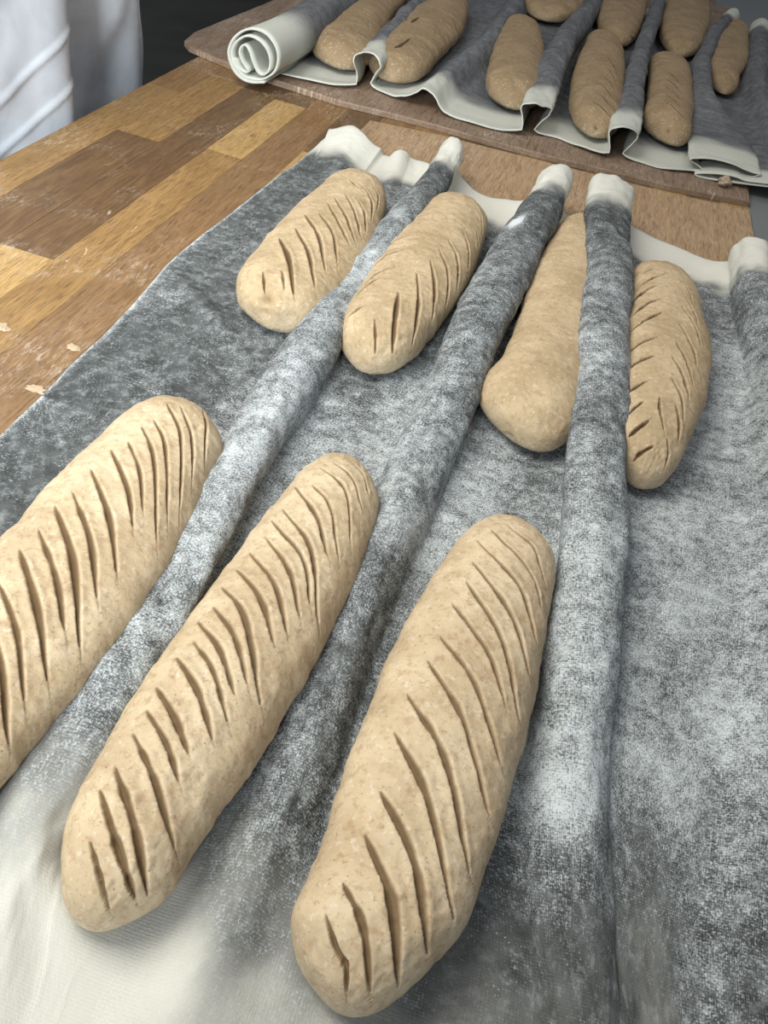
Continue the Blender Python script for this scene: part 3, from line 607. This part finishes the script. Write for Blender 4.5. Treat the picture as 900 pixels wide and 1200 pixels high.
# flattened flap of the hem folded under the right end
fp = [(925, 376), (850, 380), (800, 377), (768, 350), (730, 337), (690, 334), (650, 342), (618, 356), (614, 374), (640, 393), (690, 406), (760, 412), (925, 414)]
w0 = pt(640 + .2889 * 614, 100 + .2889 * 395, ZB + .001)
fx = np.array([pt(640 + .2889 * a, 208, .02)[0] for a, b in fp]); yl = pt(830, 213, ZB)[1]
fz = []
for a, b in fp:
    px, py = 640 + .2889 * a, 100 + .2889 * b - .24 * (.2889 * (a - 640)) * .55
    d = ray(px, py); t_ = (yl - CAM[1]) / d[1]; fz.append(CAM[2] + d[2] * t_)
fz = np.array(fz); fz = ZB + .0015 + (fz - fz.min()) / (fz.max() - fz.min()) * .020
tk = np.linspace(0, 1, len(fx)); tt = np.linspace(0, 1, 90); qx = catmull(tk, fx, tt); qz = np.maximum(catmull(tk, fz, tt), ZB + .0012)
ye = np.linspace(0, .22, 24)
PF = np.zeros((24, 90, 3)); PF[..., 0] = qx[None]; PF[..., 1] = yl + .006 + (qx[None] - qx.min()) * .10 + ye[:, None]; PF[..., 2] = qz[None]
brf = sstep(.04, .09, ye)[:, None] * np.ones((1, 90))
me = grid_mesh('folded_flap', PF - np.array([0, 1.2, ZB]), attrs={'flour': .1 * brf, 'dark': brf}, uv=PF * np.array([1, 1, 0]))
o = link('folded_flap', me, CLOTH_BACK, farc); s_ = o.modifiers.new('rim', 'SOLIDIFY'); s_.thickness = .0022; s_.offset = 0

# ------------------------------------------------------------------ far loaves
ZL = zb + .002
def small(label, near, far, pairs, cuts=(), dents=(), seed=0, h=.054):
    return loaf(label, near, far, pairs, h, ZL, DOUGH_BACK, cuts, res=(.0014 if len(cuts) else .0022), seed=seed, dents=dents, cw=.0045, cdep=.0022, dust=.15, group='loaves on the far cloth')
small('smooth far loaf beside the rolled end of the cloth', (398, 79), (462, -22), [(373, 55, 425, 70), (378, 30, 443, 50), (400, 0, 462, 15)], seed=21)
small('far loaf with a torn gash on top, second from the rolled cloth', (455, 94), (530, -10), [(434, 75, 484, 90), (445, 45, 515, 65), (475, 18, 543, 32), (505, 0, 549, 10)],
      [[(462, 56), (472, 52), (481, 45), 1.4], [(482, 27), (486, 24), (491, 20), 1.2]], [(470, 55, .008, .001, 0)], 22)
small('plump smooth far loaf just left of the first upright fold', (600, 126), (613, 20), [(572, 98, 634, 110), (574, 75, 638, 88), (582, 48, 637, 58), (590, 33, 633, 40)], seed=23)
b4c = [[(694 + 2 * i, 118 - 11 * i), (706 + 2 * i, 126 - 11 * i), (719 + i, 142 - 11 * i), .55] for i in range(6)]
small('far loaf with faint diagonal scores and a dimpled end, touching the loaf behind it', (697, 160), (706, 36), [(669, 118, 729, 135), (670, 92, 732, 108), (680, 62, 732, 76), (688, 48, 728, 56)], b4c, [(699, 150, .005, .006, .8)], 24)
b5c = [[(778, 118 - 9 * i), (790, 126 - 9 * i), (801, 139 - 9 * i), .5] for i in range(5)]
small('blunt ended far loaf with a pinched tip near the folded end of the cloth', (790, 169), (784, 64), [(758, 140, 810, 152), (759, 118, 812, 130), (762, 94, 810, 104), (764, 78, 806, 84)], b5c, [(782, 153, .005, .005, .8)], 25)
small('far loaf end peeking in at the top edge, above the plump smooth loaf', (635, 23), (690, -60), [(617, 8, 662, 20), (625, -15, 690, 3), (650, -40, 700, -22)], seed=26)
b7c = [[(722, 30 - 8 * i), (733, 37 - 8 * i), (744, 47 - 8 * i), .5] for i in range(5)]
small('far scored loaf at the top edge, behind the faintly scored loaf', (722, 54), (735, -50), [(702, 25, 748, 38), (703, 0, 757, 15), (712, -25, 758, -12)], b7c, seed=27)
small('far loaf at the top edge between the upright fold and the widening fold', (795, 66), (805, -30), [(776, 40, 822, 50), (777, 18, 829, 28), (784, -5, 828, 3)], [], [(793, 58, .004, .004, .7)], seed=28)
small('rightmost far loaf, slim, wedged between the widening fold and the dark cloth', (848, 110), (860, 22), [(828, 82, 866, 92), (826, 62, 873, 70), (834, 40, 875, 48)], seed=29, h=.046)

# crumb of dried dough caught in the folded end
def lump(name, c, r, seed, mat, label, cat, am=.28):
    n, m = 26, 20; th = np.linspace(0, 2 * math.pi, n, endpoint=False)[None]; p = np.linspace(.001, math.pi - .001, m)[:, None]
    D = np.stack([np.sin(p) * np.cos(th), np.sin(p) * np.sin(th), np.cos(p) + 0 * th], 2)
    k = 1 + am * vnoise(D[..., 0] * 1.7 + 5, D[..., 1] * 1.7 + D[..., 2] * 2.3, seed) + am * .5 * vnoise(D[..., 0] * 4 + 9, D[..., 1] * 4, seed + 1)
    Pm = D * k[..., None] * np.array(r)
    Pm[..., 2] = np.maximum(Pm[..., 2], -r[2] * .8)
    me = grid_mesh(name, Pm[:, ::-1], True, attrs={'cut': np.zeros((m, n)), 'dust': np.full((m, n), .3)}); o = link(name, me, mat); o.location = c
    tag(o, label, cat, 'flour flakes' if cat == 'flour crumb' else None); return o
c = pt(850, 209, .022); lump('dough_scrap', (c[0], yl - .004, ZB + .009), (.011, .010, .009), 5, DOUGH_BACK, 'small yellowish scrap of dough under the folded end of the far cloth', 'dough scrap')
c = pt(566, 169, ZB); FLK = NT('dry_flour'); FLKM = FLK.out(lin(186, 166, 138), .95, None, .1)

# flour crumbs lying on the wood, each a small flake
def flake(px, py, r, z, seed, label):
    w = pt(px, py, z); lump('flour_flake', (w[0], w[1], z + .0004), (r, r * .6, .0006), seed, FLKM, label, 'flour crumb', .75)
flake(42, 457, .007, 0, 61, 'pale dried flour flake on the oak, nearest the cloth at the left edge')
flake(88, 408, .006, 0, 62, 'pale dried flour flake on the oak, a little above the nearest one')
flake(2, 383, .008, 0, 63, 'pale flour smear on the oak, at the very left edge of the photo')
flake(566, 166, .006, ZP, 64, 'curled pale chip at the front edge of the brown board')
flake(816, 148, .006, zb + .006, 65, 'small white flour crumb on the widening fold of the far cloth')

# ------------------------------------------------------------------ person standing at the worktop
def cloth_plain(name, c, c2, sc=9):
    t = NT(name); co = t.objco(); n = t.noise(co, sc, 4, .6, .4)
    nb = t.bump(t.noise(co, 900, 2, .5), .2, .0006)
    return t.out(t.mix(t.ramp(n, .35, .7), c, c2), .9, nb, .1)
APR = cloth_plain('white_apron', lin(220, 225, 231), lin(192, 196, 202))  # grey mottling in the apron colour imitates a blotchy shadow
TRO = cloth_plain('grey_trousers', lin(96, 96, 98), lin(112, 112, 112)); JKT = cloth_plain('white_jacket', lin(205, 205, 205), lin(190, 190, 190))
person = empty('person', (-.86, .58, -.88)); tag(person, 'person in a long creased white apron standing at the left edge of the worktop', 'person')
def limb(name, ring_fn, zs, mat, n=64, cap=True):
    th = np.linspace(0, 2 * math.pi, n, endpoint=False)
    Pm = np.stack([ring_fn(z, th) for z in zs], 0)
    if cap:
        Pm = np.concatenate([Pm[:1].mean(1, keepdims=True).repeat(n, 1), Pm, Pm[-1:].mean(1, keepdims=True).repeat(n, 1)], 0)
    me = grid_mesh(name, Pm - np.array(person.location), True); return link(name, me, mat, person)
def trunk(z, th):
    t = (z + .10) / .62; a = .165 - .02 * math.sin(max(0, min(1, t)) * math.pi); b = .20 + .02 * t
    return np.stack([-.86 + (a - .02) * np.cos(th), .57 + b * np.sin(th) * 1.2, 0 * th + z], 1)
limb('jacket', trunk, np.linspace(-.02, .55, 24), JKT)
def leg(sy):
    def f(z, th):
        t = (z + .85) / .85; r = .062 + .028 * t
        return np.stack([-.86 + r * np.cos(th) * 1.05, .57 + sy * (.095 - .01 * t) + r * np.sin(th), 0 * th + z], 1)
    return f
for sy in (-1, 1):
    limb('trouser_leg', leg(sy), np.linspace(-.84, .02, 24), TRO, 40)
    def shoe(z, th, sy=sy):
        t = (z + .88) / .05; return np.stack([-.83 + .13 * (1 - .25 * t) * np.cos(th), .57 + sy * .10 + .048 * (1 - .2 * t) * np.sin(th), 0 * th + z], 1)
    limb('shoe', shoe, np.linspace(-.88, -.825, 6), NT('black_shoe').out(lin(30, 30, 32), .5), 32)
# apron: a sheet wrapped round the front, with vertical fold and slanting ironing creases
na, nz = 260, 200
ap = np.array([(-1.00, .24), (-.90, .20), (-.78, .22), (-.69, .30), (-.655, .42), (-.638, .52), (-.630, .588), (-.668, .618), (-.708, .66), (-.722, .73), (-.700, .80), (-.693, .87), (-.725, .935), (-.80, .94), (-.90, .90)])
tq = np.linspace(0, 1, len(ap)); ta = np.linspace(0, 1, na)
axx = smooth1(catmull(tq, ap[:, 0], ta), 3); ayy = smooth1(catmull(tq, ap[:, 1], ta), 3)
tx, ty = np.gradient(axx), np.gradient(ayy); tl = np.hypot(tx, ty); nxx, nyy = ty / tl, -tx / tl
zz = np.linspace(-.50, .42, nz)[:, None]
al = ayy[None] + 0 * zz
cre = .0030 * (np.exp(-(((zz - .02 - (al - .4) * .45) / .004) ** 2)) + np.exp(-(((zz + .035 - (al - .4) * .38) / .004) ** 2)) + .8 * np.exp(-(((zz + .07 - (al - .4) * .2) / .004) ** 2))) * (ta < .47)
bul = .014 * vnoise(al * 9 + zz * 5, zz * 5 + 3 + al * 0, 71) * sstep(.5, .62, ta) + .003 * vnoise(al * 22, zz * 16, 72) + .016 * np.exp(-((al - .76 - zz * .55) / .035) ** 2) * sstep(.5, .6, ta)
PA = np.stack([axx[None] + nxx * (cre + bul), ayy[None] + nyy * (cre + bul), zz + 0 * al], 2)
me = grid_mesh('apron', PA - np.array(person.location)); o = link('apron', me, APR, person)
s_ = o.modifiers.new('t', 'SOLIDIFY'); s_.thickness = .002; s_.offset = 1

# ------------------------------------------------------------------ room
FLM = NT('floor_dark'); fo = FLM.objco()
FLM = FLM.out(FLM.mix(FLM.ramp(FLM.noise(fo, 2.5, 4), .3, .7), lin(62, 62, 54), lin(76, 75, 66)), .6, None, .3)
WLM = NT('wall_paint').out(lin(110, 108, 100), .85, None, .2)
def slab(name, x0, x1, y0, y1, z0, z1, mat, kind='structure'):
    me, loc = box_mesh(name, x0, x1, y0, y1, z0, z1, .002); o = link(name, me, mat); o.location = loc
    if kind: o['kind'] = kind
    return o
slab('floor', -4.2, 4.8, -1.8, 7.6, -.93, -.88, FLM)
slab('wall_back', -4.2, 4.8, 7.6, 7.7, -.93, 1.9, WLM)
STL = NT('worn_steel'); STL = STL.out(lin(120, 122, 122), .45, None, .5)
tb = empty('steel_table', (.9, .8, -.88)); tag(tb, 'grey metal table joined to the right end of the wooden worktop', 'table')
def tpart(name, *a, mat=STL):
    me, loc = box_mesh(name, *a, .002); o = link(name, me, mat, tb); o.location = Vector(loc) - tb.location
tpart('tabletop', bx[-1] + .001, 1.3, YA, YB, -.04, -.0005)
for lx_ in (bx[-1] + .06, 1.25):
    for ly_ in (YA + .06, YB - .1): tpart('leg', lx_, lx_ + .04, ly_, ly_ + .04, -.88, -.04)
for lx_ in (bx[0] + .08, .30):
    for ly_ in (YA + .06, YB - .1):
        me, loc = box_mesh('leg', lx_, lx_ + .07, ly_, ly_ + .07, -.88, -.04, .002); o = link('leg', me, WD['mid'], bench); o.location = Vector(loc) - bench.location
